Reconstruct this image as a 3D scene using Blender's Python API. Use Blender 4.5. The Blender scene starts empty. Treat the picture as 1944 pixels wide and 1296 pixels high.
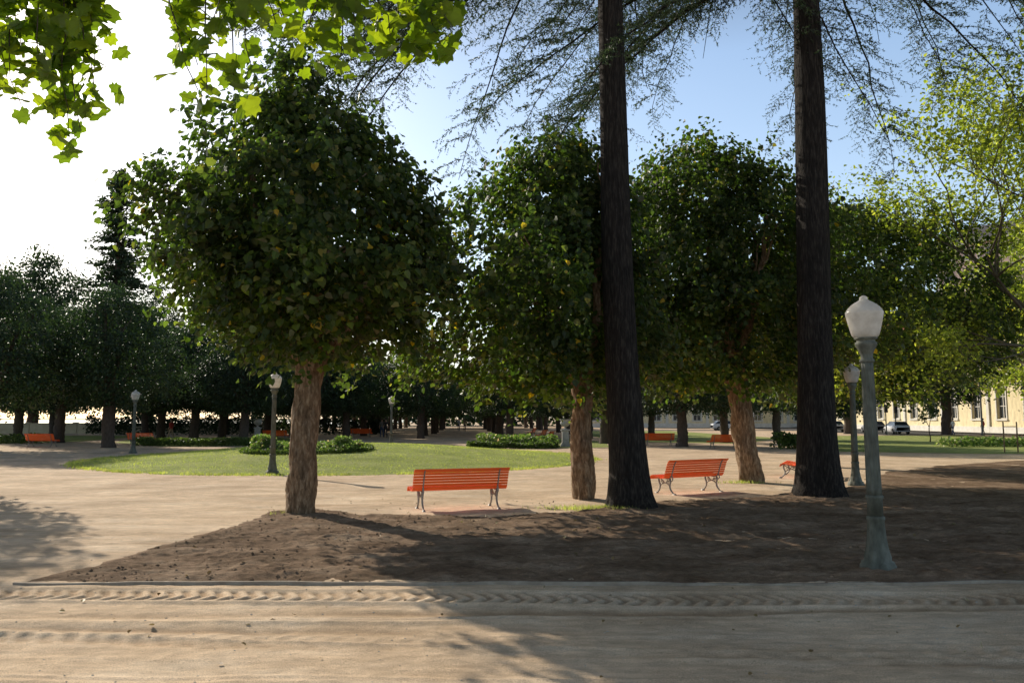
import bpy, math, random
import numpy as np
from mathutils import Vector, Matrix
rng=np.random.default_rng(11); random.seed(5)
scene=bpy.context.scene
COL=scene.collection
PI=math.pi
# ------------------------------------------------------------------ helpers
class MB:
    def __init__(s): s.V=[];s.F=[];s.M=[];s.n=0
    def add(s,V,F,m=0):
        V=np.asarray(V,float).reshape(-1,3)
        if not isinstance(F,list) or (len(F) and isinstance(F[0],(list,tuple)) ): 
            d={}
            for f in F: d.setdefault(len(f),[]).append(f)
            F=[np.array(x) for x in d.values()]
        for f in F:
            f=np.asarray(f)
            if f.size: s.F.append(f+s.n); s.M.append(m)
        s.V.append(V); s.n+=len(V)
    def mesh(s,name,smooth=False):
        V=np.concatenate(s.V); me=bpy.data.meshes.new(name)
        me.vertices.add(len(V)); me.vertices.foreach_set("co",V.ravel())
        lt=np.concatenate([np.full(len(f),f.shape[1]) for f in s.F])
        li=np.concatenate([f.ravel() for f in s.F])
        mi=np.concatenate([np.full(len(f),m) for f,m in zip(s.F,s.M)])
        me.loops.add(len(li)); me.loops.foreach_set("vertex_index",li.astype(np.int32))
        me.polygons.add(len(lt)); st=np.concatenate([[0],np.cumsum(lt)[:-1]])
        me.polygons.foreach_set("loop_start",st.astype(np.int32))
        me.polygons.foreach_set("material_index",mi.astype(np.int32))
        me.polygons.foreach_set("use_smooth",np.full(len(lt),smooth))
        me.update(calc_edges=True); me.validate()
        return me
def ob(name,me,mats=None,parent=None,loc=(0,0,0),rot=0,label=None,category=None,group=None,kind=None,scale=None):
    o=bpy.data.objects.new(name,me); COL.objects.link(o)
    o.location=loc; o.rotation_euler=(0,0,rot)
    if scale is not None: o.scale=scale if hasattr(scale,'__len__') else (scale,)*3
    if me is not None and mats:
        if not me.materials:
            for m in (mats if isinstance(mats,(list,tuple)) else [mats]): me.materials.append(m)
    if parent: o.parent=parent
    if label: o["label"]=label
    if category: o["category"]=category
    if group: o["group"]=group
    if kind: o["kind"]=kind
    return o
def copy_thing(root,loc,rot,scale=1,label=None,parts_scale=None):
    r=root.copy(); COL.objects.link(r); r.location=loc; r.rotation_euler=(0,0,rot); r.scale=(scale,)*3 if not hasattr(scale,'__len__') else scale
    if label: r["label"]=label
    def rec(src,dst):
        for c in src.children:
            k=c.copy(); COL.objects.link(k); k.parent=dst; rec(c,k)
    rec(root,r); return r
def nrm(a): return a/np.maximum(np.linalg.norm(a,axis=-1,keepdims=True),1e-9)
def tube(mb,pts,rad,sides=8,m=0,cap=True,rf=None):
    P=np.asarray(pts,float); n=len(P); rad=np.broadcast_to(np.asarray(rad,float),(n,))
    T=np.gradient(P,axis=0); T=nrm(T)
    ref=np.array([1.,0,0]) if abs(T[0][0])<.8 else np.array([0,1.,0])
    u=ref-T[0]*ref.dot(T[0]); u/=np.linalg.norm(u); U=[]
    for i in range(n):
        u=u-T[i]*u.dot(T[i]); u/=max(np.linalg.norm(u),1e-9); U.append(u)
    U=np.array(U); W=np.cross(T,U)
    a=np.linspace(0,2*PI,sides,endpoint=False)
    R=rad[:,None]*np.ones((1,sides))
    if rf is not None: R=R*rf(np.arange(n)[:,None]/max(n-1,1),a[None,:])
    V=P[:,None,:]+R[...,None]*(np.cos(a)[None,:,None]*U[:,None,:]+np.sin(a)[None,:,None]*W[:,None,:])
    i=np.arange(n-1)[:,None]*sides; j=np.arange(sides)[None,:]; k=(j+1)%sides
    F=np.stack([i+j,i+k,i+sides+k,i+sides+j],-1).reshape(-1,4)
    L=[F]
    if cap: L+= [np.arange(sides)[::-1][None,:],(np.arange(sides)+(n-1)*sides)[None,:]]
    mb.add(V.reshape(-1,3),L,m)
def lathe(mb,prof,sides=24,m=0,rf=None,cx=0,cy=0):
    pr=np.array(prof,float); a=np.linspace(0,2*PI,sides,endpoint=False); n=len(pr)
    R=pr[:,0][:,None]*np.ones((1,sides))
    if rf is not None: R=R*rf(pr[:,1][:,None],a[None,:])
    V=np.stack([cx+R*np.cos(a),cy+R*np.sin(a),pr[:,1][:,None]+0*R],-1)
    i=np.arange(n-1)[:,None]*sides; j=np.arange(sides)[None,:]; k=(j+1)%sides
    F=np.stack([i+j,i+k,i+sides+k,i+sides+j],-1).reshape(-1,4)
    mb.add(V.reshape(-1,3),[F,np.arange(sides)[::-1][None,:],(np.arange(sides)+(n-1)*sides)[None,:]],m)
def box(mb,c,s,m=0,rot=None,taper=1):
    x,y,z=np.array(s)/2
    V=np.array([[-x,-y,-z],[x,-y,-z],[x,y,-z],[-x,y,-z],[-x*taper,-y*taper,z],[x*taper,-y*taper,z],[x*taper,y*taper,z],[-x*taper,y*taper,z]])
    if rot is not None: V=V@np.array(rot).T
    mb.add(V+np.array(c),[np.array([[0,3,2,1],[4,5,6,7],[0,1,5,4],[1,2,6,5],[2,3,7,6],[3,0,4,7]])],m)
_tab=rng.random((256,256))
def vn(x,y,s=0):
    x=x+s*17.3;y=y+s*9.7
    xi=np.floor(x).astype(int);yi=np.floor(y).astype(int);fx=x-xi;fy=y-yi
    fx=fx*fx*(3-2*fx);fy=fy*fy*(3-2*fy)
    g=lambda a,b:_tab[a&255,b&255]
    return (g(xi,yi)*(1-fx)+g(xi+1,yi)*fx)*(1-fy)+(g(xi,yi+1)*(1-fx)+g(xi+1,yi+1)*fx)*fy
def fbm(x,y,o=4,s=0):
    t=0;a=1;w=0
    for i in range(o): t=t+a*(vn(x*2**i,y*2**i,s+i)-.5);w+=a;a*=.55
    return t/w*2
# ------------------------------------------------------------------ materials
def mat(name):
    m=bpy.data.materials.new(name); m.use_nodes=True; nt=m.node_tree; nt.nodes.clear()
    out=nt.nodes.new("ShaderNodeOutputMaterial"); return m,nt,out
def ramp(nt,stops):
    r=nt.nodes.new("ShaderNodeValToRGB"); e=r.color_ramp.elements
    while len(e)>1: e.remove(e[-1])
    e[0].position=stops[0][0]; e[0].color=(*stops[0][1],1)
    for p,c in stops[1:]:
        k=e.new(p); k.color=(*c,1)
    return r
def noise(nt,scale,vec=None,detail=4,rough=.6):
    n=nt.nodes.new("ShaderNodeTexNoise"); n.inputs["Scale"].default_value=scale; n.inputs["Detail"].default_value=detail; n.inputs["Roughness"].default_value=rough
    if vec is not None: nt.links.new(vec,n.inputs["Vector"])
    return n
def mixc(nt,fac,a,b,mode='MIX'):
    n=nt.nodes.new("ShaderNodeMix"); n.data_type='RGBA'; n.blend_type=mode
    for s,v in ((n.inputs[0],fac),(n.inputs[6],a),(n.inputs[7],b)):
        if hasattr(v,'is_linked') or hasattr(v,'links'): nt.links.new(v,s)
        elif isinstance(v,(int,float)): s.default_value=v
        else: s.default_value=(*v,1)
    return n.outputs[2]
def surf(name,stops,scale=8,rough=.8,bump=.3,bscale=40,bdist=.01,stretch=(1,1,1),scale2=None,coord='Object',spec=.3,metal=0,stain=None,lo2=.62,rut_damp_shade=False):
    m,nt,out=mat(name); L=nt.links
    tc=nt.nodes.new("ShaderNodeTexCoord"); mp=nt.nodes.new("ShaderNodeMapping"); mp.inputs["Scale"].default_value=stretch
    if coord=='World':
        g=nt.nodes.new("ShaderNodeNewGeometry"); L.new(g.outputs["Position"],mp.inputs[0]); src=g.outputs["Position"]
    else: L.new(tc.outputs[coord],mp.inputs[0]); src=tc.outputs[coord]
    v=mp.outputs[0]
    n=noise(nt,scale,v,6); r=ramp(nt,stops); L.new(n.outputs[0],r.inputs[0]); c=r.outputs[0]
    if scale2:
        n2=noise(nt,scale2,v,3); r2=ramp(nt,[(.3,(lo2,)*3),(.7,(1.15,1.15,1.15))]); L.new(n2.outputs[0],r2.inputs[0])
        c=mixc(nt,1.0,c,r2.outputs[0],'MULTIPLY')
    if stain:
        n3=noise(nt,stain[0],src,5,.65); r3=ramp(nt,[(.35,stain[1]),(.6,(1.08,1.08,1.08))]); L.new(n3.outputs[0],r3.inputs[0])
        c=mixc(nt,1.0,c,r3.outputs[0],'MULTIPLY')
        n4=noise(nt,130,src,2,.5); r4=ramp(nt,[(.36,(.66,.64,.62)),(.5,(1,1,1)),(.66,(1.18,1.18,1.18))]); L.new(n4.outputs[0],r4.inputs[0])
        c=mixc(nt,1.0,c,r4.outputs[0],'MULTIPLY')
    if rut_damp_shade:
        at=nt.nodes.new("ShaderNodeAttribute"); at.attribute_name="rut_damp_shade"
        r5=ramp(nt,[(0,(.70,.64,.58)),(.5,(1,1,1)),(1,(1.08,1.08,1.08))]); L.new(at.outputs["Fac"],r5.inputs[0]); c=mixc(nt,1.0,c,r5.outputs[0],'MULTIPLY')  # ruts darker, ridges paler: damp packed sand plus groove shading put into the colour
    b=nt.nodes.new("ShaderNodeBsdfPrincipled"); L.new(c,b.inputs["Base Color"]); b.inputs["Roughness"].default_value=rough
    b.inputs["Specular IOR Level"].default_value=spec; b.inputs["Metallic"].default_value=metal
    if bump>0:
        nb=noise(nt,bscale,src if stain else v,6,.7); bp=nt.nodes.new("ShaderNodeBump"); bp.inputs["Strength"].default_value=bump; bp.inputs["Distance"].default_value=bdist
        L.new(nb.outputs[0],bp.inputs["Height"]); L.new(bp.outputs[0],b.inputs["Normal"])
    L.new(b.outputs[0],out.inputs[0]); return m
def leafmat(name,stops,tcol,trans=.4,nscale=.8,rough=.5,spec=.35,lo=.6,hi=1.3,under=(.16,.19,.12)):
    m,nt,out=mat(name); L=nt.links
    g=nt.nodes.new("ShaderNodeNewGeometry"); r=ramp(nt,stops); L.new(g.outputs["Random Per Island"],r.inputs[0])
    tc=nt.nodes.new("ShaderNodeTexCoord"); n=noise(nt,nscale,tc.outputs["Object"],3); r2=ramp(nt,[(.3,(lo,)*3),(.7,(hi,hi,hi*.85))]); L.new(n.outputs[0],r2.inputs[0])
    c=mixc(nt,1.0,r.outputs[0],r2.outputs[0],'MULTIPLY')
    p=nt.nodes.new("ShaderNodeBsdfPrincipled"); p.inputs["Roughness"].default_value=rough; p.inputs["Specular IOR Level"].default_value=spec
    cb=mixc(nt,g.outputs["Backfacing"],c,mixc(nt,.35,c,under))
    L.new(cb,p.inputs["Base Color"])
    t=nt.nodes.new("ShaderNodeBsdfTranslucent"); tcn=mixc(nt,1.0,c,tcol,'MULTIPLY'); L.new(tcn,t.inputs[0])
    mx=nt.nodes.new("ShaderNodeMixShader"); mx.inputs[0].default_value=trans
    L.new(p.outputs[0],mx.inputs[1]); L.new(t.outputs[0],mx.inputs[2]); L.new(mx.outputs[0],out.inputs[0]); return m
M_linden=leafmat("linden_leaves",[(0,(.02,.034,.01)),(.5,(.036,.055,.015)),(.86,(.07,.088,.028)),(.96,(.115,.12,.045)),(.992,(.17,.14,.06)),(.996,(.42,.26,.03))],(3.5,4.5,1.2),.36,.9,.5,.3,.45,1.45,(.24,.23,.15))
M_lindenfar=leafmat("linden_leaves_far",[(0,(.016,.032,.016)),(.6,(.03,.05,.023)),(1,(.052,.075,.032))],(2.0,2.5,1.1),.26,.5)
M_cedar=leafmat("cedar_needles",[(0,(.022,.038,.024)),(.7,(.04,.06,.035)),(1,(.075,.095,.05))],(2,2.3,1.3),.32)
M_bright=leafmat("sunlit_leaves",[(0,(.11,.15,.03)),(.6,(.18,.225,.05)),(1,(.3,.32,.09))],(2.8,2.8,1.1),.55,.6)
M_plane=leafmat("plane_tree_leaves",[(0,(.045,.08,.01)),(.5,(.075,.12,.014)),(1,(.13,.17,.02))],(4.3,4.2,.8),.5,3,lo=.6)
M_hedge=leafmat("hedge_leaves",[(0,(.05,.085,.02)),(.8,(.1,.15,.04)),(1,(.15,.19,.05))],(2.4,2.6,1.2),.35,2)
M_flower=leafmat("bedding_leaves",[(0,(.09,.15,.04)),(.75,(.16,.23,.07)),(.9,(.28,.31,.12)),(.98,(.55,.5,.4)),(1,(.5,.12,.1))],(2,2.2,1.2),.4,2)
M_grass=leafmat("grass_blades",[(0,(.2,.26,.055)),(.6,(.34,.4,.1)),(1,(.5,.5,.2))],(2,2,1.2),.45,.5)
M_dry=leafmat("fallen_leaves",[(0,(.16,.1,.05)),(.6,(.25,.17,.08)),(1,(.4,.33,.2))],(1.5,1.5,1.2),.2,2)
M_lbark=surf("linden_bark",[(.3,(.13,.08,.045)),(.5,(.33,.21,.12)),(.68,(.55,.41,.27))],7,.9,1,13,.09,(3,3,.8),2.5)
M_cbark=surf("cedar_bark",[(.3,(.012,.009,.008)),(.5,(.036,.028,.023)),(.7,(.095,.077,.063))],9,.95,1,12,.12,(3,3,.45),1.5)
M_twig=surf("twig_bark",[(.3,(.035,.028,.022)),(.7,(.09,.072,.055))],6,.9,0)
M_pbark=surf("maple_bark",[(.3,(.07,.058,.04)),(.7,(.17,.14,.1))],6,.9,0)
M_sand=surf("sandy_path",[(.25,(.58,.42,.275)),(.5,(.73,.55,.38)),(.75,(.83,.67,.5))],1.3,.95,.6,60,.014,(.5,1.3,1),8,'World',.1,0,(.45,(.78,.76,.74)),.8,True)
M_soil=surf("bare_soil",[(.25,(.2,.128,.082)),(.5,(.315,.215,.143)),(.75,(.45,.33,.23))],1.6,.97,.9,60,.02,(.6,1.3,1),12,'World',.05,0,(.8,(.66,.64,.61)))
M_lawn=surf("lawn_turf",[(.25,(.26,.31,.08)),(.5,(.38,.43,.13)),(.75,(.5,.49,.21))],.8,.95,.8,60,.05,(1,1,1),12,'World',.1)
M_orange=surf("orange_painted_wood",[(.3,(.92,.115,.014)),(.7,(1.0,.17,.026))],5,.42,.15,30,.002,(1,8,8),None,'Object',.4)
M_iron=surf("grey_cast_iron",[(.3,(.2,.19,.17)),(.7,(.34,.32,.29))],8,.55,.2,60,.003,metal=.3)
M_lamp=surf("grey_green_painted_iron",[(.3,(.095,.098,.076)),(.5,(.145,.15,.12)),(.7,(.2,.205,.17))],5,.65,.3,50,.004,(1,1,.4),14,spec=.2)
M_stone=surf("weathered_stone",[(.3,(.3,.28,.25)),(.7,(.5,.48,.44))],6,.9,.4,30,.01)
M_cream=surf("cream_render",[(.3,(.72,.6,.36)),(.7,(.84,.73,.48))],.6,.9,.1,20,.01,(1,1,.3),3,lo2=.8)
M_trim=surf("pale_stone_trim",[(.3,(.6,.57,.5)),(.7,(.75,.72,.66))],2,.85,.1,20,.01)
M_pink=surf("pink_render",[(.3,(.6,.42,.35)),(.7,(.7,.52,.44))],.5,.9,0)
M_roof=surf("clay_roof_tiles",[(.3,(.28,.1,.06)),(.7,(.42,.17,.1))],3,.9,.3,12,.03)
M_slate=surf("dark_roof",[(.3,(.07,.065,.07)),(.7,(.13,.12,.13))],3,.8,.2,12,.03)
M_glass=surf("window_glass",[(.3,(.02,.025,.03)),(.7,(.05,.06,.07))],.7,.12,0,spec=.6)
M_wall=surf("ochre_parapet",[(.3,(.4,.33,.2)),(.7,(.55,.46,.3))],1.5,.9,.2,20,.01)
M_asph=surf("asphalt",[(.3,(.045,.045,.047)),(.7,(.075,.073,.07))],3,.9,.3,80,.01,(1,1,1),None,'World')
M_water=surf("river_water",[(.3,(.1,.14,.15)),(.7,(.14,.18,.19))],.3,.15,.3,2,.1)
M_tyre=surf("rubber",[(.3,(.02,.02,.02)),(.7,(.03,.03,.03))],5,.8,0)
M_globe,nt,out=mat("opal_glass")
b=nt.nodes.new("ShaderNodeBsdfPrincipled"); b.inputs["Roughness"].default_value=.25
tc=nt.nodes.new("ShaderNodeTexCoord"); nn=noise(nt,9,tc.outputs["Object"],4); rr=ramp(nt,[(.3,(.5,.46,.42)),(.65,(.8,.77,.72))]); nt.links.new(nn.outputs[0],rr.inputs[0]); nt.links.new(rr.outputs[0],b.inputs["Base Color"])
t=nt.nodes.new("ShaderNodeBsdfTranslucent"); t.inputs[0].default_value=(.85,.82,.76,1); mx=nt.nodes.new("ShaderNodeMixShader"); mx.inputs[0].default_value=.4
nt.links.new(b.outputs[0],mx.inputs[1]); nt.links.new(t.outputs[0],mx.inputs[2]); nt.links.new(mx.outputs[0],out.inputs[0])
def plain(name,c,rough=.6,metal=0,var=.85):
    return surf(name,[(.3,tuple(x*var for x in c)),(.7,c)],6,rough,0,metal=metal)
# ------------------------------------------------------------------ ground
def band(y,c,w): return np.exp(-((y-c)/w)**2)
def gdetail(x,y):
    z=0*x
    yy=y+.10*np.sin(x*.33+.6)+.05*fbm(x*.35,y*0+1.1,2,9)
    z=z+band(yy,8.5,.045)*.018+band(yy,7.9,.05)*.018
    w=np.clip((.24-np.abs(yy-8.19))*25,0,1)
    ph=2*PI*(x/.17+np.abs(yy-8.19)*3.2)
    z=z+w*(np.clip(np.sin(ph)*2.4,-.8,.8)*.015)*(.5+.7*vn(x*.6,y*0+3.,3))-w*.006
    for q,(c,wd,a) in enumerate(((7.55,.10,-.024),(7.28,.07,.02),(7.02,.09,-.02),(6.75,.05,.016),(6.4,.1,-.02),(6.15,.06,.018),(5.8,.08,-.014),(5.55,.06,.016),(5.15,.12,-.016),(7.75,.05,.014),(7.4,.03,.010),(6.9,.03,.010),(5.65,.03,.009),(4.9,.05,.01),(6.6,.03,.010),(5.35,.03,.009))):
        fade=np.clip((vn(x*.28+q*3.1,y*0+q*1.7,12)-.3)*2.6,0,1.1)
        z=z+band(yy+.02*(q%5-2)*x+.1*np.sin(x*.25+c*3)+.05*fbm(x*.8,y*0+c,3,3),c,wd*(.8+.6*vn(x*.5,y*0+q,7)))*a*fade
    c2=yy-6.55+.04*x; w2=np.clip((.2-np.abs(c2))*25,0,1)
    z=z+w2*np.clip(np.sin(2*PI*(x/.2-np.abs(c2)*2.5))*2,-.6,1)*.008*np.clip((vn(x*.5,y*0+8.,5)-.3)*3,0,1)
    for k,(a0,b0) in enumerate(((11.5,.25),(12.6,.22),(14.8,.1),(16.2,.12),(19.5,.15),(21,.12))):
        z=z-band(y,a0+b0*(x+6)+.2*np.sin(x*.6+k),.12)*.014*(x<-3)*(.2+.9*vn(x*.7,y*0+k,2))
    return z
def gz(x,y,det=None):
    near=1/(1+np.exp((y-24)/3.))*1/(1+np.exp((np.abs(x)-22)/3.))
    z=.018*fbm(x*.5,y*.5,3,1)+.012*fbm(x*2.0,y*2.6,4,4)+.0035*fbm(x*11,y*11,2,6)
    return (z+(gdetail(x,y) if det is None else det))*near
def grid(xs,ys,zf):
    X,Y=np.meshgrid(xs,ys); Z=zf(X,Y); V=np.stack([X,Y,Z],-1).reshape(-1,3)
    nx=len(xs); i=np.arange(len(ys)-1)[:,None]*nx; j=np.arange(nx-1)[None,:]
    F=np.stack([i+j,i+j+1,i+nx+j+1,i+nx+j],-1).reshape(-1,4); return V,F
def geo(a,b,n): return np.linspace(a**(1/3),b**(1/3),n)**3
xs=np.concatenate([-geo(9.5,1500,60)[::-1][:-1],np.arange(-9.5,9.5,.026),geo(9.5,1500,60)])
ys=np.concatenate([-geo(2,1500,30)[::-1],np.arange(-1,4,.3),np.arange(4,9,.02),np.arange(9,26,.08),geo(26,1800,60)])
V,F=grid(xs,ys,gz); mb=MB(); mb.add(V,[F]); gme=mb.mesh("ground",True)
at=gme.attributes.new("rut_damp_shade",'FLOAT','POINT'); d_=gdetail(V[:,0],V[:,1])*(np.abs(V[:,0])<12)*(V[:,1]<30)*(V[:,1]>2)  # track relief drives a damp tone that also paints in groove shade
at.data.foreach_set("value",np.clip(.5+d_*20,0,1).astype(np.float32))
ob("ground",gme,M_sand,kind="structure")
# soil bed
poly=np.array([(-5.5,8.8),(-5.2,10.7),(-4.95,13),(-4.75,15.6),(-4.2,16.1),(-3.4,15.8),(-2.4,14.9),(-.5,14.7),(1,15.3),(2.2,16.9),(3.3,17.4),(5,17.9),(7,19.5),(9.5,22),(12.5,27),(17,31),(26,37),(44,40),(44,8.8)])
def sdf(x,y):
    d=np.full(x.shape,1e9); ins=np.zeros(x.shape,bool); n=len(poly)
    for i in range(n):
        a=poly[i];b=poly[(i+1)%n]; e=b-a; t=np.clip(((x-a[0])*e[0]+(y-a[1])*e[1])/(e@e),0,1)
        d=np.minimum(d,np.hypot(x-a[0]-t*e[0],y-a[1]-t*e[1]))
        c=((a[1]>y)!=(b[1]>y)); 
        if abs(e[1])>1e-9: ins^= c&(x<a[0]+(y-a[1])*e[0]/e[1])
    return np.where(ins,d,-d)
def soilz(x,y):
    d=sdf(x,y)+.3*fbm(x*1.2,y*1.2,4,2)*np.clip((y-8.95)*3,0.12,1)
    r=np.clip((d+.03)/.45,0,1); r=r*r*(3-2*r)
    n=.03*fbm(x*1.1,y*1.1,3,7)+.06*np.abs(fbm(x*2.2,y*3.5,4,3))+.014*fbm(x*12,y*12,2,8)
    furrow=.03*np.sin(y*7+.5*x+3.5*fbm(x*.5,y*.5,2,15))*np.clip(fbm(x*.4,y*.4,2,19)+.4,0,1)
    return gz(x,y)-.012+r*(.04+n+furrow)*np.where(y<20,1,.6)
sx=np.concatenate([np.arange(-5.9,9.5,.035),np.arange(9.5,18,.12),np.arange(18,44.5,.4)])
sy=np.concatenate([np.arange(8.7,13,.03),np.arange(13,20,.06),np.arange(20,40.5,.2)])
V,F=grid(sx,sy,soilz)
D=sdf(V[:,0],V[:,1])+.3*fbm(V[:,0]*1.2,V[:,1]*1.2,4,2)*np.clip((V[:,1]-8.95)*3,0.12,1)
F=F[(D[F]>-.05).any(axis=1)]
mb=MB(); mb.add(V,[F]); ob("soil_bed",mb.mesh("soil_bed",True),M_soil,kind="structure")
def clods(name,pts,smin,smax,m,lab):
    mb=MB()
    base=np.array([[0,0,1],[.9,0,.2],[.2,.9,.1],[-.8,.3,.2],[-.3,-.8,.1],[.5,-.6,.15],[0,0,-.5]],float)
    Fq=np.array([[0,1,2],[0,2,3],[0,3,4],[0,4,5],[0,5,1],[6,2,1],[6,3,2],[6,4,3],[6,5,4],[6,1,5]])
    n=len(pts); s=smin+(smax-smin)*rng.random(n)**5; a=rng.random(n)*2*PI
    B=base[None]*(0.7+.6*rng.random((n,7,1)))*s[:,None,None]
    x=B[...,0]*np.cos(a)[:,None]-B[...,1]*np.sin(a)[:,None]; y=B[...,0]*np.sin(a)[:,None]+B[...,1]*np.cos(a)[:,None]
    V=np.stack([x,y,B[...,2]*.6],-1)+pts[:,None,:]
    mb.add(V.reshape(-1,3),[(Fq[None]+7*np.arange(n)[:,None,None]).reshape(-1,3)])
    return ob(name,mb.mesh(name),m,kind="stuff",label=lab,category="stones")
n=11000; x=rng.uniform(-5,11,n); y=8.85+rng.random(n)**1.4*9; k=sdf(x,y)>.02; x,y=x[k],y[k]
clods("soil_clods",np.stack([x,y,soilz(x,y)],-1),.004,.034,M_soil,"crumbly brown clods scattered over the bare soil bed")
n=3500; x=rng.uniform(-7,8,n); y=4+rng.random(n)*9; k=sdf(x,y)<-.05; x,y=x[k],y[k]
clods("pebbles",np.stack([x,y,gz(x,y)],-1),.002,.014,M_stone,"small pale pebbles on the sandy path")
# edging
mb=MB(); ex=np.arange(-5.4,16,.25); ey=8.78+.012*np.sin(ex*1.3); ez=gz(ex,ey)+.012+.02*fbm(ex*.5,ex*0,2,5)
for i in range(len(ex)-1):
    V=[]
    for q in (i,i+1):
        V+=[[ex[q],ey[q]-.016,ez[q]-.08],[ex[q],ey[q]+.016,ez[q]-.08],[ex[q],ey[q]+.016,ez[q]+.015],[ex[q],ey[q]-.016,ez[q]+.015]]
    mb.add(V,[np.array([[0,1,5,4],[1,2,6,5],[2,3,7,6],[3,0,4,7]])])
ob("garden_edging",mb.mesh("garden_edging"),surf("worn_edging",[(.3,(.25,.2,.15)),(.7,(.42,.36,.29))],6,.9,.3),label="thin worn concrete edging half buried along the soil bed",category="edging")
# ------------------------------------------------------------------ lawns
LC=np.array([-7.3,36.]);LR=11.
def lawnz(x,y):
    r=np.hypot(x-LC[0],y-LC[1])/LR; return .02+.62*np.clip(1-r**2,0,1)**1.5
mb=MB(); nr,na=40,160; r=np.linspace(0,1,nr)[:,None]; a=np.linspace(0,2*PI,na,endpoint=False)[None,:]
ra=LR*r*(1+.02*np.sin(a*9)+.015*np.sin(a*23+1)); X=LC[0]+ra*np.cos(a); Y=LC[1]+ra*np.sin(a); Z=lawnz(X,Y)+.02*fbm(X*2,Y*2,3,3)*(r<.97); Z[-1]=-.02
i=np.arange(nr-1)[:,None]*na; j=np.arange(na)[None,:]; k=(j+1)%na
mb.add(np.stack([X,Y,Z],-1).reshape(-1,3),[np.stack([i+j,i+na+j,i+na+k,i+k],-1).reshape(-1,4)])
ob("lawn",mb.mesh("lawn",True),M_lawn,kind="structure")
def flat(name,pts,z,m):
    mb=MB(); P=np.array(pts,float); mb.add(np.c_[P,np.full(len(P),z)],[np.arange(len(P))[None,:]]); return ob(name,mb.mesh(name),m,kind="structure")
lawnsP=[[(17,43),(24,40),(34,41),(46,46),(46,82),(30,80),(20,60)],[(-29,58),(-22,50),(-15,52),(-14,60),(-22,75),(-34,72)],[(-80,58),(-38,54),(-33,60),(-36,80),(-80,85)],[(-.2,49),(1.5,47),(6,49),(7,60),(3,75),(.5,62)],[(8,60),(16,56),(24,70),(22,110),(8,110)]]
for P in lawnsP: flat("lawn",P,.012,M_lawn)
def blades(pts,h,w):
    n=len(pts); a=rng.random(n)*2*PI; hh=h*(.5+rng.random(n)); d=np.stack([np.cos(a),np.sin(a),0*a],-1)
    lean=np.stack([rng.normal(0,.35,n),rng.normal(0,.35,n),np.ones(n)],-1)*hh[:,None]
    V=np.stack([pts-d*w,pts+d*w,pts+lean],1).reshape(-1,3)
    return V,np.arange(3*n).reshape(-1,3)
n=50000; rr_=LR*np.sqrt(rng.random(n))*.998; aa=rng.random(n)*2*PI; x=LC[0]+rr_*np.cos(aa); y=LC[1]+rr_*np.sin(aa)
mb=MB(); V,F=blades(np.stack([x,y,lawnz(x,y)-.01],-1),.04,.012); mb.add(V,[F])
n=9000; aa=rng.random(n)*2*PI; rr_=LR*(1+rng.normal(0,.012,n)); x=LC[0]+rr_*np.cos(aa); y=LC[1]+rr_*np.sin(aa); k=vn(x*2,y*2,3)>.35
V,F=blades(np.stack([x,y,0*x+.0],-1)[k],.08,.012); mb.add(V,[F])
for cx,cy,s,nn_ in ((1.4,16.0,.4,500),(1.9,15.7,.3,350),(2.0,16.0,.3,200),(6.4,22.2,.35,300),(-4.3,15.0,.18,40)):
    x=rng.normal(cx,s,nn_);y=rng.normal(cy,s*.4,nn_); V,F=blades(np.stack([x,y,gz(x,y)+.01],-1),.07,.006); mb.add(V,[F])
ob("grass",mb.mesh("grass"),M_grass,kind="stuff",label="short sun-bleached grass on the round lawn and tree feet",category="grass")
# ------------------------------------------------------------------ leaves
LT=np.array([[0,0,0],[.40,.12,.10],[.40,.55,.08],[0,1,-.08],[-.40,.55,.08],[-.40,.12,.10]]); LF=np.array([[0,1,2,3],[0,3,4,5]])
DT=np.array([[0,0,0],[.36,.45,.06],[0,1,-.05],[-.36,.45,.06]]); DF=np.array([[0,1,2,3]])
def put(mb,P,N,T,S,tmpl=LT,F=LF,m=0):
    N=nrm(N); T=nrm(T-N*np.sum(N*T,-1,keepdims=True)); B=np.cross(T,N); k=len(tmpl); n=len(P)
    S=np.asarray(S)[:,None,None]
    V=P[:,None,:]+S*(tmpl[None,:,0:1]*B[:,None]+tmpl[None,:,1:2]*T[:,None]+tmpl[None,:,2:3]*N[:,None])
    mb.add(V.reshape(-1,3),[(F[None]+k*np.arange(n)[:,None,None]).reshape(-1,F.shape[1])],m)
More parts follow.
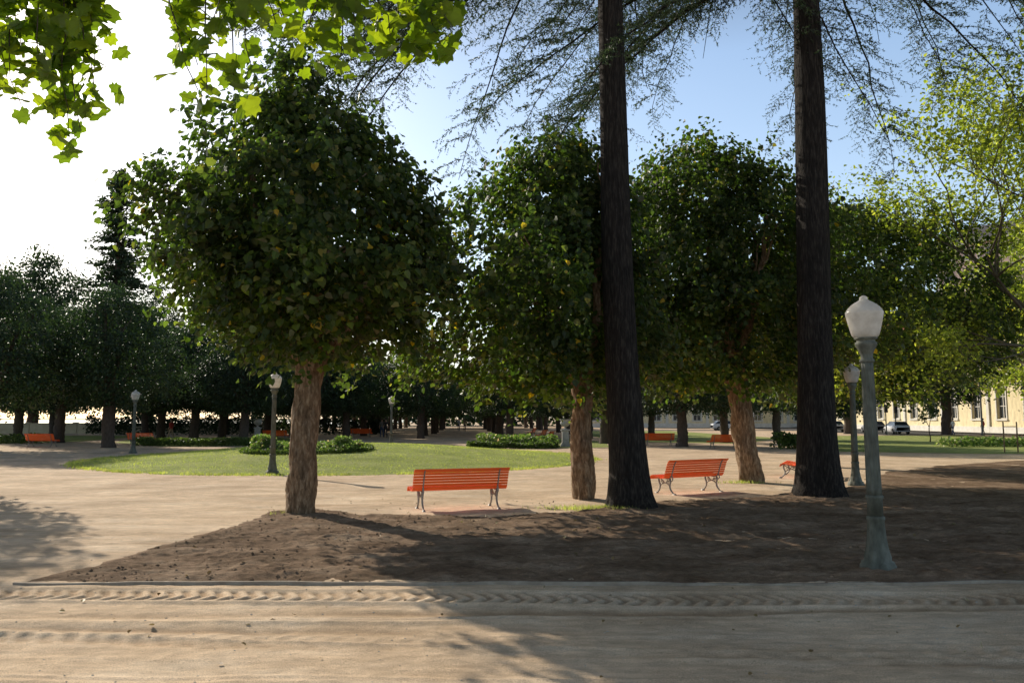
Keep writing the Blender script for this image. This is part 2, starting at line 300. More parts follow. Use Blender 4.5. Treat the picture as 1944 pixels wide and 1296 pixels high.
def crown(prof,nsh,nl,size,seed,cx=0,cy=0,shoot=.55,bias=.38,tm=(LT,LF),spread=.13,lump=.22,lx=0,gap=0,filt=None):
    g=np.random.default_rng(seed); zs=np.array([p[0] for p in prof]);rs=np.array([p[1] for p in prof])
    zz=np.linspace(zs[0],zs[-1],200); rz=np.interp(zz,zs,rs); cdf=np.cumsum(rz**1.4+.05); cdf/=cdf[-1]
    z=np.interp(g.random(nsh),cdf,zz); R=np.interp(z,zs,rs); a=g.random(nsh)*2*PI
    ca,sa=np.cos(a),np.sin(a)
    lf=1+lump*(2*vn(ca*1.5+5+seed,sa*1.5+z*.8,seed)-1)*1.0+lump*.9*(2*vn(ca*3.4+9,sa*3.4+z*1.9,seed+3)-1)
    fr=g.random(nsh)**bias
    if gap>0:
        keep=vn(ca*2.3+seed,sa*2.3+z*1.3,seed+8)>gap*fr; z,R,a,lf,fr=[q[keep] for q in (z,R,a,lf,fr)]
        nsh=len(z)
    out=np.stack([np.cos(a),np.sin(a),0*a],-1)
    zc=(zs[0]*.6+zs[-1]*.4); upv=(z-zc)/(zs[-1]-zs[0])*2
    C=out*(R*lf*fr)[:,None]+np.stack([cx+lx*(z-zs[0])+0*z,cy+0*z,z],-1)
    sd=nrm(out*.9+np.stack([0*a,0*a,upv],-1)*.9+g.normal(0,.45,(nsh,3)))
    t=g.random((nsh,nl)); ln=shoot*(.4+1.3*g.random(nsh)**1.6)
    P=C[:,None]+sd[:,None]*(t*ln[:,None]-ln[:,None]*.4)[...,None]; P[...,2]-= .25*(t**2)*ln[:,None]*(upv[:,None]<.4)
    P=(P+g.normal(0,spread,(nsh,nl,3))).reshape(-1,3)
    O=np.repeat(out,nl,0)
    N=O*.55+np.array([0,0,.55])+g.normal(0,.5,P.shape)
    T=O*.5+np.array([0,0,-.8])+g.normal(0,.45,P.shape)
    S=size*(.55+.8*g.random(len(P)))
    if filt is not None: q=filt(P); P,N,T,S=P[q],N[q],T[q],S[q]
    mb=MB(); put(mb,P,N,T,S,*tm); return mb
def wiggle(p0,p1,n,amp,g,sag=0):
    p0=np.array(p0,float);p1=np.array(p1,float); t=np.linspace(0,1,n)[:,None]; P=p0+(p1-p0)*t
    w=np.cumsum(g.normal(0,amp,(n,3)),0); w-=w[0]+(w[-1]-w[0])*t; P=P+w; P[:,2]+=sag*np.sin(PI*t[:,0]); return P
def lumpy(seed,amp=.12,fl=1.5,fh=.12):
    def f(t,a): 
        return 1+amp*(2*vn(np.cos(a)*1.6+5+t*0,np.sin(a)*1.6+t*9,seed)-1)+amp*.5*(2*vn(np.cos(a)*5+9,np.sin(a)*5+t*26,seed+2)-1)+(fl-1)*np.exp(-t/fh)*(1+.25*np.cos(a*4+seed))
    return f
def trunk_mesh(h,r,lean,limbs,ztop,spread,seed,flare=1.3,sides=28,off=(0,0)):
    g=np.random.default_rng(seed); mb=MB(); n=48
    t=np.linspace(0,1,n); P=np.stack([lean[0]*t**1.2,lean[1]*t,-.15+(h+.15)*t],-1)+.02*np.sin(t*7+seed)[:,None]*np.array([1,1,0])
    tube(mb,P,r*(1-.12*t)+ .35*r*np.clip(t-.85,0,1)/.15*.5,sides,rf=lumpy(seed,.2,flare,.07))
    for i in range(limbs):
        a=i/limbs*2*PI+g.normal(0,.25); s=spread*(.6+.5*g.random()); e=P[-1]+np.array([math.cos(a)*s+off[0],math.sin(a)*s+off[1],(ztop-h)*(.45+.4*g.random())])
        st=P[-1]+np.array([math.cos(a)*r*.35,math.sin(a)*r*.35,-.22]); mid=(st+e)/2+np.array([math.cos(a)*s*.28,math.sin(a)*s*.28,-.35])
        q=np.linspace(0,1,14)[:,None]; L=(1-q)**2*st+2*q*(1-q)*mid+q*q*e+np.cumsum(g.normal(0,.03,(14,3)),0)
        tube(mb,L,r*.48*(1-.75*q[:,0]),10,rf=lumpy(seed+i,.25,1.0,.1))
        for k in range(4):
            s0=L[5+2*k]; b=a+g.normal(0,.9); e2=s0+np.array([math.cos(b)*spread*.4,math.sin(b)*spread*.4,.5+g.random()*1.0])
            tube(mb,wiggle(s0,e2,7,.04,g),np.linspace(r*.16,.012,7),6)
    return mb
def tree(name,loc,rot,tm,cm,mats,label,cat="tree",group=None,scale=1):
    e=ob(name,None,loc=loc,rot=rot,label=label,category=cat,group=group,scale=scale)
    ob("trunk",tm,mats[0],e); ob("crown",cm,mats[1],e); return e
GL="lindens around the round lawn"
def pruned(loc,px,py,wd=.7):
    def f(P):
        x=P[:,0]+loc[0]; y=P[:,1]+loc[1]
        return ~((y<py+.3)&(x>px-wd)&(x<px+wd+.2))
    return f
specs=[((-4.02,15.15,0),.262,3.0,(.14,0),[(2.95,.8),(3.15,1.6),(3.6,2.4),(4.3,2.95),(5.3,2.9),(6.1,2.5),(6.8,1.95),(7.4,1.3),(7.9,.85),(8.5,.5),(9.1,.12)],1500,1,8.95,"linden with pollarded trunk and some yellowing leaves",.38,(.4,0),None,.28),
       ((1.6,17.87,0),.24,2.75,(-.05,0),[(2.4,1.3),(2.8,2.6),(3.6,3.3),(5,3.15),(6.0,2.7),(6.9,1.95),(7.8,1.2),(8.5,.35)],1650,2,8.5,"linden with knobbly limbs showing through its crown",.4,(-.6,.5),pruned((1.6,17.87),2.3,16.3),.36),
       ((6.75,22.5,0),.33,3.2,(-.45,0),[(2.8,2),(3.5,3.6),(4.8,4.3),(6.4,4.1),(7.6,3.4),(8.8,2.2),(9.6,1.0),(10.0,.2)],2100,3,9.85,"leaning linden with dark crown beside the sandy path",.24,(-.9,.3),pruned((6.75,22.5),7.1,18.4),.36),
       ((11.3,29.8,0),.36,3.6,(-.3,0),[(2.6,2.6),(3.6,4.4),(5.2,5.4),(7,5.1),(8.4,3.8),(9.4,2.0),(10.0,.3)],2000,4,9.8,"wide dark linden standing behind a cedar trunk",.15,(1.6,0),None,.28)]
for loc,r,h,lean,prof,ns,sd,zt,lab,gap,off,fl,lu in specs:
    cm=crown(prof,ns,32,.126,sd,off[0],off[1],lx=(-.13 if sd==1 else 0),gap=gap,lump=lu,bias=.42,filt=fl,shoot=.66).mesh("linden_crown")
    tm=trunk_mesh(h,r,lean,6,zt,1.5,sd,1.12).mesh("linden_trunk",True)
    tree("linden_tree",loc,0,tm,cm,(M_lbark,M_linden),lab,group=GL)
FM=[]
for s in range(3):
    w=[3.6,4.0,3.4][s]
    prof=[(2.6,w*.55),(3.4,w*.9),(5,w),(6.8,w*.86),(8.2,w*.6),(9.4,w*.28),(10.2,.1)]
    FM.append((trunk_mesh(3.4,.36,(.1*s-.1,0),5,9.5,2,20+s,1.3,14).mesh("linden_trunk",True),crown(prof,1000,24,.18,30+s,shoot=.6,spread=.2,tm=(DT,DF),bias=.34,lump=.24,gap=.06).mesh("linden_crown")))
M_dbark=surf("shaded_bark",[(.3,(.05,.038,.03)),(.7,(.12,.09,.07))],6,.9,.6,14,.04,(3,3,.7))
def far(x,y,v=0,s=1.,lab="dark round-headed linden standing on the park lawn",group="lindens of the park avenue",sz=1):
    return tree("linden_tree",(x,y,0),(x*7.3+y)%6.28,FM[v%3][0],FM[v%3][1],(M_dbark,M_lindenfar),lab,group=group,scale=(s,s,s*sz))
left=[(-18.0,21.0,0,.92),(-29.2,44.5,1,1.02),(-24.6,48.5,0,1.0),(-24.8,62,2,1.0),(-33,58,1,1.0),(-19.4,57.5,0,.9),(-16.5,66,1,.95),(-41,66,2,1.05),(-27,74,0,1),(-22,80,2,1),(-47,56,0,1.05),(-36,78,2,.95),(-30,68,1,1.0),(-45,78,0,1.0),(-31,86,2,1.0)]
for i,(x,y,v,s) in enumerate(left): far(x,y,v,s,group="lindens across the lawn")
k=0
for off in (-17.5,-10.5,-3.6,3.8,11.5):
    for y in np.arange(70,150,9.5):
        k+=1; far(-.061*y+off+random.uniform(-.4,.4),y+random.uniform(-1,1),k,.85+.1*random.random(),"linden in a shady avenue row beside the gravel walk")
for x,y,v,s in ((10.7,50,1,.95),(6.5,56,0,.9),(15.5,58,2,.9),(19,48,1,.8),(22,66,0,.95),(13,74,1,.9)): far(x,y,v,s,group="lindens across the path")
# ------------------------------------------------------------------ cedars
def cedar(loc,r,H,lean,seed,azs,lab,hz,dens):
    g=np.random.default_rng(seed); mb=MB(); n=60; t=np.linspace(0,1,n)
    P=np.stack([lean*t*H,.0*t,-.2+(H+.2)*t],-1); P[:,0]+=.06*np.sin(t*9+seed)
    tube(mb,P,r*(1-.75*t**1.1),30,rf=lumpy(seed,.06,1.75,.022))
    PP=[];NN=[];TT=[]
    def needles(A,Bv,cnt):
        tt=g.random((cnt,1)); p=A+(Bv-A)*tt; d=nrm((Bv-A)[None,:]); PP.append(p); TT.append(d*.9+g.normal(0,.7,(cnt,3))); NN.append(g.normal(0,1,(cnt,3)))
    nz=len(azs)
    hs=np.concatenate([hz,g.uniform(16,H*.97,30)]); az=np.concatenate([azs,g.uniform(0,2*PI,30)])
    for i,(z0,a) in enumerate(zip(hs,az)):
        vis=i<nz; L=(5.2+2.8*g.random())*(1-.6*max(0,(z0-14)/(H-14))); base=np.array([lean*z0,0,z0]); d=np.array([math.cos(a),math.sin(a),0])
        s=np.linspace(0,1,16); drop=(.36+.25*g.random())*L+ (z0-11)*.3; up=L*.25
        B=base+d*(s*L)[:,None]+np.stack([0*s,0*s,up*s-(drop+up)*s**1.8],-1)+np.cumsum(g.normal(0,.07,(16,3)),0)*s[:,None]
        tube(mb,B,np.linspace(.055,.008,16),6)
        nb=int(L/.19) if vis else int(L/.6)
        for q in range(nb):
            u=.14+.86*(q+g.random())/nb; k0=min(int(u*15),14); p=B[k0]+(B[k0+1]-B[k0])*(u*15-k0)
            sg=1 if q%2 else -1; sd=np.array([-d[1],d[0],0])*sg; l=(.4+1.1*g.random())*(1.2-.5*u)
            w=np.linspace(0,1,8)[:,None]; C=p+(sd*.85+d*.65)*l*w+np.array([0,0,-1])*l*(.12*w+.45*w**2)+np.cumsum(g.normal(0,.02,(8,3)),0)
            tube(mb,C,np.linspace(.010,.003,8),3,cap=False)
            if vis and g.random()>dens: continue
            nt_=16 if vis else 5
            for m_ in range(nt_):
                v=(m_+.5)/nt_*6.99; kk=int(v); p2=C[kk]+(C[kk+1]-C[kk])*(v-kk); dd=nrm(C[kk+1]-C[kk]); s2=np.cross(dd,[0,0,1.])*(1 if m_%2 else -1)
                e=p2+(nrm(s2+1e-6)*.85+dd*.6+np.array([0,0,-.2])+g.normal(0,.18,3))*(.15+.22*g.random()); needles(p2,e,17 if vis else 9)
    P_=np.concatenate(PP); mc=MB(); TR=np.array([[-.17,0,0],[.17,0,0],[0,1,0]])
    put(mc,P_,np.concatenate(NN),np.concatenate(TT),.045+.035*g.random(len(P_)),TR,np.array([[0,1,2]]))
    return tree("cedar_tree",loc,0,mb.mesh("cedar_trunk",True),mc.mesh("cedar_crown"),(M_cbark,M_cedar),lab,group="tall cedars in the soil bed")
g=np.random.default_rng(3)
cedar((2.44,16.3,0),.37,25,-.034,41,np.concatenate([g.uniform(2.5,4.1,17),g.uniform(-.4,2.2,6)]),"tall cedar with straight dark furrowed trunk and drooping branches",np.concatenate([g.uniform(11.3,15.2,17),g.uniform(12,15,6)]),1.0)
cedar((7.14,18.45,0),.43,27,.0,42,np.concatenate([g.uniform(2.5,3.7,11),g.uniform(-.6,.9,8),g.uniform(1.0,2.3,3)]),"massive cedar with dark flared trunk rising from bare soil",np.concatenate([g.uniform(12,15.5,11),g.uniform(13.2,16,8),g.uniform(13.6,16,3)]),1.0)
# ------------------------------------------------------------------ branching trees
def grow(mb,tips,p,d,L,r,lvl,mx,g,up=.1,nch=4):
    n=7; P=[p]; dd=d
    for i in range(n-1):
        dd=nrm(dd+g.normal(0,.13,3)+np.array([0,0,up*.25])); P.append(P[-1]+dd*L/(n-1))
    P=np.array(P); tube(mb,P,np.linspace(r,r*.45,n),8 if lvl<2 else 5,cap=False)
    if lvl>=mx: tips.append(P); return
    for k in range(nch):
        i=random.randint(2,n-1) if k else n-1
        a=g.normal(0,1,3); a=nrm(a-dd*a.dot(dd)); grow(mb,tips,P[i],nrm(dd*.8+a*.65),L*(.62+.2*g.random()),r*.5,lvl+1,mx,g,up,nch)
def airy(name,loc,seed,starts,mx,nl,size,mats,lab,nch=4,trunk=(4,.25),clump=.13):
    g=np.random.default_rng(seed); random.seed(seed); mb=MB(); tips=[]
    tube(mb,np.array([[0,0,-.2],[.05,0,trunk[0]*.3],[0,.05,trunk[0]*.7],[0,0,trunk[0]]]),[trunk[1]*1.3,trunk[1],trunk[1]*.9,trunk[1]*.85],14)
    for d,L,r in starts: grow(mb,tips,np.array([0,0,trunk[0]-.1]),nrm(np.array(d,float)),L,r,0,mx,g,.1,nch)
    T=np.concatenate(tips); idx=g.integers(0,len(T),nl); P=T[idx]+g.normal(0,clump,(nl,3))
    mc=MB(); put(mc,P,g.normal(0,.6,(nl,3))+np.array([0,0,.6]),g.normal(0,.7,(nl,3))+np.array([0,0,-.6]),size*(.6+.7*g.random(nl)))
    return tree(name,loc,0,mb.mesh(name+"_trunk",True),mc.mesh(name+"_crown"),mats,lab)
airy("maple_tree",(17.2,24,0),61,[((-.95,-.1,.8),4.6,.075),((-.95,.2,.5),4.2,.07),((-.55,-.2,1),4.6,.075),((-.2,.2,1.1),4.6,.08),((.3,.3,1),3.6,.08),((.9,0,.5),3,.08),((-.8,.4,1.0),4.6,.075),((-.9,-.3,.2),3.4,.06)],3,34000,.112,(M_pbark,M_bright),"airy sunlit maple with yellow-green leaves and thin branches",4,(3.8,.22),.2)
airy("young_maple_tree",(23.8,36,0),62,[((-.7,-.1,.8),3.4,.09),((.6,.2,.8),3,.09),((-.1,-.2,1),3.8,.1),((0,.8,.6),3,.09)],3,13000,.16,(M_pbark,M_bright),"leafy light green maple on the grass by the road",4,(4.2,.17),.2)
airy("young_maple_tree",(33.5,50,0),64,[((-.7,-.1,.8),3.6,.1),((.6,.2,.8),3,.1),((-.1,-.2,1),4.2,.1)],3,10000,.2,(M_pbark,M_bright),"leafy light green maple on the grass by the road",4,(4.6,.18),.22)
for x,y,v,s in ((47,86,0,1.4),(38,90,1,1.15),(50,70,2,1.3)):
    far(x,y,v,s,"tall shady street tree in front of the cream building","street trees by the road")
airy("sapling",(31.5,60,0),63,[((-.3,0,1),1.0,.03),((.3,.1,1),1.0,.03)],2,900,.14,(M_twig,M_lindenfar),"slim young tree on the grass beside the road",3,(1.2,.04))
prof=[(3,4),(6,7.5),(11,8.5),(16,7),(20,4),(23,.5)]
bt=trunk_mesh(5,.6,(0,0),6,20,4,71,1.3,14).mesh("broadleaf_trunk",True)
bc=crown(prof,2000,22,.34,72,shoot=1.3,spread=.4,tm=(DT,DF),lump=.3,gap=.18,bias=.4).mesh("broadleaf_crown")
for x,y,s in ((-58,96,.98),(-72,92,1.02),(-47,103,.8),(-90,96,1.0),(-33,108,.66)):
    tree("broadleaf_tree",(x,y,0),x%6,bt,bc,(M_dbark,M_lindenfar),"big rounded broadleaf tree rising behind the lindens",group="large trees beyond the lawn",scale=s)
# conifer
g=np.random.default_rng(9); mb=MB(); H=31.5
tube(mb,np.array([[0,0,-.2],[0,0,10],[.1,0,20],[0,0,H]]),[.6,.5,.35,.04],12)
mc=MB(); PP=[];TT=[];NN=[]
for i in range(390):
    z=4+27.2*(i/390)**.9+g.normal(0,.1); a=g.random()*2*PI; L=(.55+7.4*max(0,1-(z-4)/27.4)**.85)*(.55+.6*g.random())*(.82+.3*math.sin(z*2.6)); d=np.array([math.cos(a),math.sin(a),0])
    s=np.linspace(0,1,6)[:,None]; B=np.array([0,0,z])+d*L*s+np.array([0,0,1])*(L*(-.3*s+.22*s**2)); tube(mb,B,np.linspace(.06,.015,6),4,cap=False)
    m_=int(24+42*L/3); u=g.random((m_,1)); k_=B[0]+(B[-1]-B[0])*u; PP.append(k_+g.normal(0,.25,(m_,3))*(.3+u*.8)*np.array([1,1,.45])); TT.append(d+g.normal(0,.5,(m_,3))+np.array([0,0,-.3])); NN.append(g.normal(0,.7,(m_,3))+np.array([0,-.4,.7]))
P_=np.concatenate(PP); put(mc,P_,np.concatenate(NN),np.concatenate(TT),.52*(.5+.7*g.random(len(P_))),DT*np.array([.65,1,1]),DF)
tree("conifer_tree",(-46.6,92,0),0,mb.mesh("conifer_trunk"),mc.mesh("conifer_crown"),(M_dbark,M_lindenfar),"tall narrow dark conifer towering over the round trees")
mb=MB(); g=np.random.default_rng(8); n=26000; x=g.uniform(-40,75,n); h=9+5*vn(x*.12,x*0,4)+3*vn(x*.5,x*0,6); z=h*g.random(n)**.7; y=185+g.normal(0,4,n)
put(mb,np.stack([x,y,z],-1),g.normal(0,.6,(n,3))+np.array([0,-.5,.5]),g.normal(0,1,(n,3)),.8+.6*g.random(n),DT,DF)
ob("distant_woods",mb.mesh("distant_woods"),M_lindenfar,kind="stuff",label="distant band of dark green trees closing the park",category="trees")
# ------------------------------------------------------------------ plane tree overhead
g=np.random.default_rng(15); mb=MB(); mc=MB()
pts=[]; 
for k_,(ang,rad) in enumerate([(-90,.2),(-62,.46),(-46,.62),(-30,.52),(-12,.78),(4,.88),(16,.74),(32,.66),(44,.82),(56,.94),(66,.78),(78,.8),(90,1.02)]):
    pts.append((math.cos(math.radians(ang))*rad*.62,math.sin(math.radians(ang))*rad*.62+.3))
mir=[(-x,y) for x,y in pts[1:-1]][::-1]; pl=np.array(pts+mir); PT=np.c_[pl,-.3*pl[:,0]**2-.15*(pl[:,1]-.3)**2+.05*np.sin(pl[:,0]*9)]
PF=np.arange(len(PT))[None,:]
main=np.array([[-7.6,2.6,0],[-7.6,2.6,2.5],[-7.4,2.8,5.0]]); tube(mb,main-np.array([0,0,.2]),[.36,.3,.26],16)
def limb(a,b,r0,r1,sag=.2): 
    P=wiggle(a,b,14,.05,g,sag); tube(mb,P,np.linspace(r0,r1,14),8); return P
L1=limb((-7.4,2.8,4.8),(-.2,5.6,5.1),.14,.02,.6); L2=limb((-7.4,2.8,4.6),(-2.6,4.9,5.0),.11,.02,.5); L3=limb((-7.4,2.8,4.8),(-5,7,9),.15,.04); L4=limb((-7.4,2.8,4.8),(-8,-1,9),.15,.04); L5=limb((-7.4,2.8,4.8),(-3,2,8.5),.13,.04)
tips=[(-3.3,5.0,3.95),(-3.15,4.9,3.8),(-2.95,5.1,3.68),(-2.82,5,3.68),(-2.74,5,3.95),(-3.0,4.8,4.1),(-2.85,5.2,4.3),(-3.35,5.1,4.3),(-3.1,5.2,4.45),(-3.2,5,4.1),(-2.95,5,3.95),(-2.95,5,4.5),(-3.4,5,4.6),(-3.2,5,4.6),(-3.05,5.1,3.8),(-2.9,5,3.8),(-2.8,5.1,4.1),(-2.78,5,4.4),
(-2.1,5.1,3.98),(-2.0,5,3.93),(-1.86,5.1,3.98),(-2.15,5.2,4.2),(-1.95,4.9,4.2),(-1.75,5.1,4.15),(-1.55,5,4.36),(-1.35,5.2,4.3),(-1.15,5.1,4.22),(-1.0,5,4.3),(-.82,5.1,4.36),(-.62,5.2,4.28),(-.48,5.1,4.3),(-.4,5,4.38),(-1.25,5.4,4.45),(-.9,5.5,4.45),(-2.2,5.2,4.45),(-2.05,5.3,4.4),(-1.7,4.8,4.45),(-.55,5.4,4.5),(-1.45,5.2,4.5),(-1.1,5,4.5),(-.75,5.2,4.5),(-1.9,5.1,4.5),(-2.1,5,4.6),(-1.6,5.3,4.6)]
PP=[];TT=[];NN=[]
allL=np.concatenate([L1,L2])
for tp in tips:
    tp=np.array(tp); c=allL[np.argmin(np.linalg.norm(allL[:,:2]-(tp[:2]-np.array([.15,0])),axis=1))]
    P=wiggle(c,tp,10,.02,g,.05); tube(mb,P,np.linspace(.01,.003,10),4)
    k_=24; u=(1-g.random(k_)**1.3*.7)*8.99; i_=u.astype(int); p=P[i_]+(P[i_+1]-P[i_])*(u-i_)[:,None]+g.normal(0,.08,(k_,3)); PP.append(p); TT.append(g.normal(0,.45,(k_,3))+np.array([.1,0,-.8])); NN.append(g.normal(0,.6,(k_,3))+np.array([-.1,-.35,.55]))
for Lk in (L1,L2,L3,L4,L5):
    for q in range(24):
        b0=Lk[g.integers(2,14)]; e=b0+g.normal(0,.7,3)+np.array([0,0,.9]); 
        if e[2]<5.2: continue
        tube(mb,wiggle(b0,e,6,.03,g),np.linspace(.012,.004,6),4); k_=20; u=g.random((k_,1)); p=b0+(e-b0)*(.3+.7*u)+g.normal(0,.16,(k_,3)); p=p[p[:,2]>5.15]; k_=len(p)
        if k_: PP.append(p); TT.append(g.normal(0,.5,(k_,3))+np.array([0,0,-.7])); NN.append(g.normal(0,.6,(k_,3))+np.array([0,-.2,.6]))
P_=np.concatenate(PP);T_=np.concatenate(TT);N_=np.concatenate(NN); q=~((P_[:,0]>-2.62)&(P_[:,0]<-2.3)&(P_[:,2]<5.1)); P_,T_,N_=P_[q],T_[q],N_[q]
put(mc,P_,N_,T_,.15*(.6+.6*g.random(len(P_))),PT,PF)
tree("plane_tree",(0,0,0),0,mb.mesh("plane_trunk",True),mc.mesh("plane_crown"),(M_twig,M_plane),"plane tree with large lobed backlit leaves hanging overhead")
# ------------------------------------------------------------------ hedges and beds
def leafy(name,path,w,h,n,size,m,lab,cat,seed,zf=None,closed=False,kind=None):
    g=np.random.default_rng(seed); P=np.array(path,float); 
    if closed: P=np.vstack([P,P[:1]])
    seg=np.linalg.norm(np.diff(P,axis=0),axis=1); cs=np.r_[0,np.cumsum(seg)]; u=g.random(n)*cs[-1]
    x=np.interp(u,cs,P[:,0]);y=np.interp(u,cs,P[:,1]); i=np.clip(np.searchsorted(cs,u)-1,0,len(seg)-1); T=np.diff(P,axis=0)[i]/seg[i][:,None]
    o=(g.random(n)*2-1); hh=h*(.8+.5*vn(u*1.3,u*0,seed)); z=np.abs(g.random(n))**.6*hh*np.sqrt(np.clip(1.05-o**4,0,1))
    x=x-T[:,1]*o*w/2;y=y+T[:,0]*o*w/2; gz0=zf(x,y) if zf else 0*x
    mb=MB(); put(mb,np.stack([x,y,z+gz0],-1)+g.normal(0,.02,(n,3)),g.normal(0,.6,(n,3))+np.array([0,-.3,.7]),g.normal(0,.8,(n,3))+np.array([0,0,.3]),size*(.6+.7*g.random(n)),DT,DF)
    return ob(name,mb.mesh(name),m,label=lab,category=cat,kind=kind)
bc_=np.array([-8.3,32.3]); circ=[(bc_[0]+2.5*math.cos(a),bc_[1]+1.7*math.sin(a)) for a in np.linspace(0,2*PI,28,endpoint=False)]
leafy("hedge",circ,.35,.12,9000,.07,M_hedge,"low clipped hedge ringing the flower bed on the lawn","hedge",1,lawnz,True)
leafy("flowering_plants",[(bc_[0]-2.0,bc_[1]),(bc_[0]+2.0,bc_[1])],2.4,.26,8000,.12,M_flower,"loose leafy bedding plants inside the low hedge","plants",2,lawnz,kind="stuff")
for q,(sx_,sy_,sh) in enumerate(((-9.8,31.9,.5),(-6.8,32.0,.38),(-10.3,32.6,.5))):
    leafy("shrub",[(sx_-.3,sy_),(sx_+.3,sy_)],.7,sh,800,.13,M_flower,"small leafy shrub in the flower bed","shrub",5+q,lawnz)
leafy("hedge",[(-2.6,47.6),(1.6,46.6),(2.6,48)],.7,.35,5500,.12,M_hedge,"low clipped hedge at the end of the avenue","hedge",3)
leafy("flowering_plants",[(-2,50),(2.6,49)],2.4,.7,3500,.2,M_flower,"tall bedding plants behind a low hedge","plants",4,kind="stuff")
leafy("hedge",[(-24.5,52),(-20,50.4),(-16.6,51.5),(-17,55)],.8,.45,9000,.13,M_hedge,"long clipped hedge edging the lawn","hedge",6)
leafy("hedge",[(-48,58),(-33,56)],1.2,.6,6000,.15,M_hedge,"clipped hedge beside the lawn under lindens","hedge",7)
leafy("hedge",[(-45,84),(-30,86),(-14,88)],1.6,1.7,9000,.3,M_lindenfar,"tall dark hedge under the distant trees","hedge",12)
leafy("shrub",[(15.4,46.5),(18.6,46.8)],1.4,.9,2500,.2,M_hedge,"bushy grassy shrub at the lawn corner","shrub",8)
leafy("shrub",[(27,50),(44,52)],1.5,.5,5000,.2,M_flower,"ragged low planting along the lawn","shrub",9)
n=380; x=rng.uniform(-5,9,n); y=rng.uniform(4.5,18,n); s_=sdf(x,y)>.15; z=np.where(s_,soilz(x,y),gz(x,y))+.012
mb=MB(); put(mb,np.stack([x,y,z],-1),rng.normal(0,.35,(n,3))+np.array([0,0,1.]),rng.normal(0,1,(n,3)),rng.uniform(.02,.06,n))
ob("fallen_leaves",mb.mesh("fallen_leaves"),M_dry,kind="stuff",label="dry brown leaves scattered over soil and path",category="leaves")
# ------------------------------------------------------------------ street lamp
lamp=ob("street_lamp",None,loc=(4.31,9.51,0.04),label="grey-green fluted iron lamp post with white acorn globe",category="street lamp",group="park lamp posts")
mb=MB()
bp=[(.205,-.1),(.205,.03),(.19,.045),(.185,.075),(.155,.09),(.145,.14),(.122,.23),(.106,.34),(.098,.45),(.094,.55),(.104,.565),(.104,.595),(.09,.61)]
lathe(mb,bp,64,rf=lambda z,a:1+.035*np.cos(a*8)*(z<.12)+.03*np.cos(a*16)*(z>=.12)*(z<.54))
sh=[(.088,.61),(.088,.80),(.10,.815),(.10,.84),(.088,.855)]
lathe(mb,sh,48)
sp=[(.084-.016*t,.855+(2.42-.855)*t) for t in np.linspace(0,1,20)]
lathe(mb,sp,96,rf=lambda z,a:1-.16*np.abs(np.cos(a*6))**.6*np.clip((z-.87)*20,0,1)*np.clip((2.41-z)*20,0,1)+.03)
ob("pole",mb.mesh("pole",True),M_lamp,lamp)
mb=MB(); lathe(mb,[(.07,2.42),(.085,2.43),(.085,2.455),(.07,2.47),(.07,2.52),(.078,2.54),(.095,2.58),(.118,2.62),(.125,2.64),(.125,2.665),(.105,2.675),(.105,2.70),(.13,2.705),(.13,2.725)],48)
ob("collar",mb.mesh("collar",True),M_lamp,lamp)
mb=MB(); gp=[(.125,2.727),(.14,2.735),(.158,2.76),(.172,2.81),(.184,2.86),(.196,2.91),(.207,2.96),(.215,3.0),(.218,3.02),(.218,3.035),(.208,3.045),(.203,3.06),(.185,3.085),(.15,3.12),(.11,3.148),(.075,3.168),(.052,3.183),(.045,3.195),(.05,3.205),(.042,3.222),(.02,3.235),(.002,3.24)]
lathe(mb,gp,48,rf=lambda z,a:1+.012*np.cos(a*6))
ob("globe",mb.mesh("globe",True),M_globe,lamp)
lamp.rotation_euler=(0,-.012,0)
for (x,y,z,l) in ((-7.68,25.6,.04,"lamp post with white globe at the lawn edge"),(-19.4,40.8,0,"lamp post with white globe beside the path"),(-7.9,52,0,"lamp post with white globe beyond the lawn"),(9.2,21.4,0.03,"lamp post with globe half hidden by leaves")):
    copy_thing(lamp,(x,y,z),.3,1,"grey "+l)
# ------------------------------------------------------------------ bench
bench=ob("park_bench",None,loc=(-1.08,16.0,.015),rot=math.radians(19),label="orange slatted bench with grey cast iron legs",category="bench",group="park benches")
ctrl=[(.30,.36),(.285,.40),(.24,.425),(.17,.42),(.10,.405),(.03,.39),(-.04,.378),(-.11,.375),(-.165,.39),(-.2,.43),(-.225,.485),(-.245,.54),(-.265,.595),(-.285,.65),(-.31,.705),(-.34,.755),(-.375,.785)]
C=np.array(ctrl); Tn=nrm(np.gradient(C,axis=0))
def slat(mb,i,L=1.93):
    c=C[i];t=Tn[i]; a=math.atan2(t[1],t[0]); R=np.array([[1,0,0],[0,math.cos(a),-math.sin(a)],[0,math.sin(a),math.cos(a)]])
    w=.048; h=.02; prof=np.array([(-w/2,-h/2+.005),(-w/2+.005,-h/2),(w/2-.005,-h/2),(w/2,-h/2+.005),(w/2,h/2-.005),(w/2-.005,h/2),(-w/2+.005,h/2),(-w/2,h/2-.005)])
    V=[]
    for x in (-L/2,L/2): V+=[[x,p[0],p[1]] for p in prof]
    V=np.array(V)@R.T+np.array([0,c[0],c[1]])
    mb.add(V,[np.array([[j,(j+1)%8,8+(j+1)%8,8+j] for j in range(8)]),np.array([list(range(8))[::-1],list(range(8,16))])])
mb=MB(); [slat(mb,i) for i in range(0,9)]; ob("seat",mb.mesh("seat"),M_orange,bench)
mb=MB(); [slat(mb,i) for i in range(9,17)]; ob("backrest",mb.mesh("backrest"),M_orange,bench)
mb=MB()
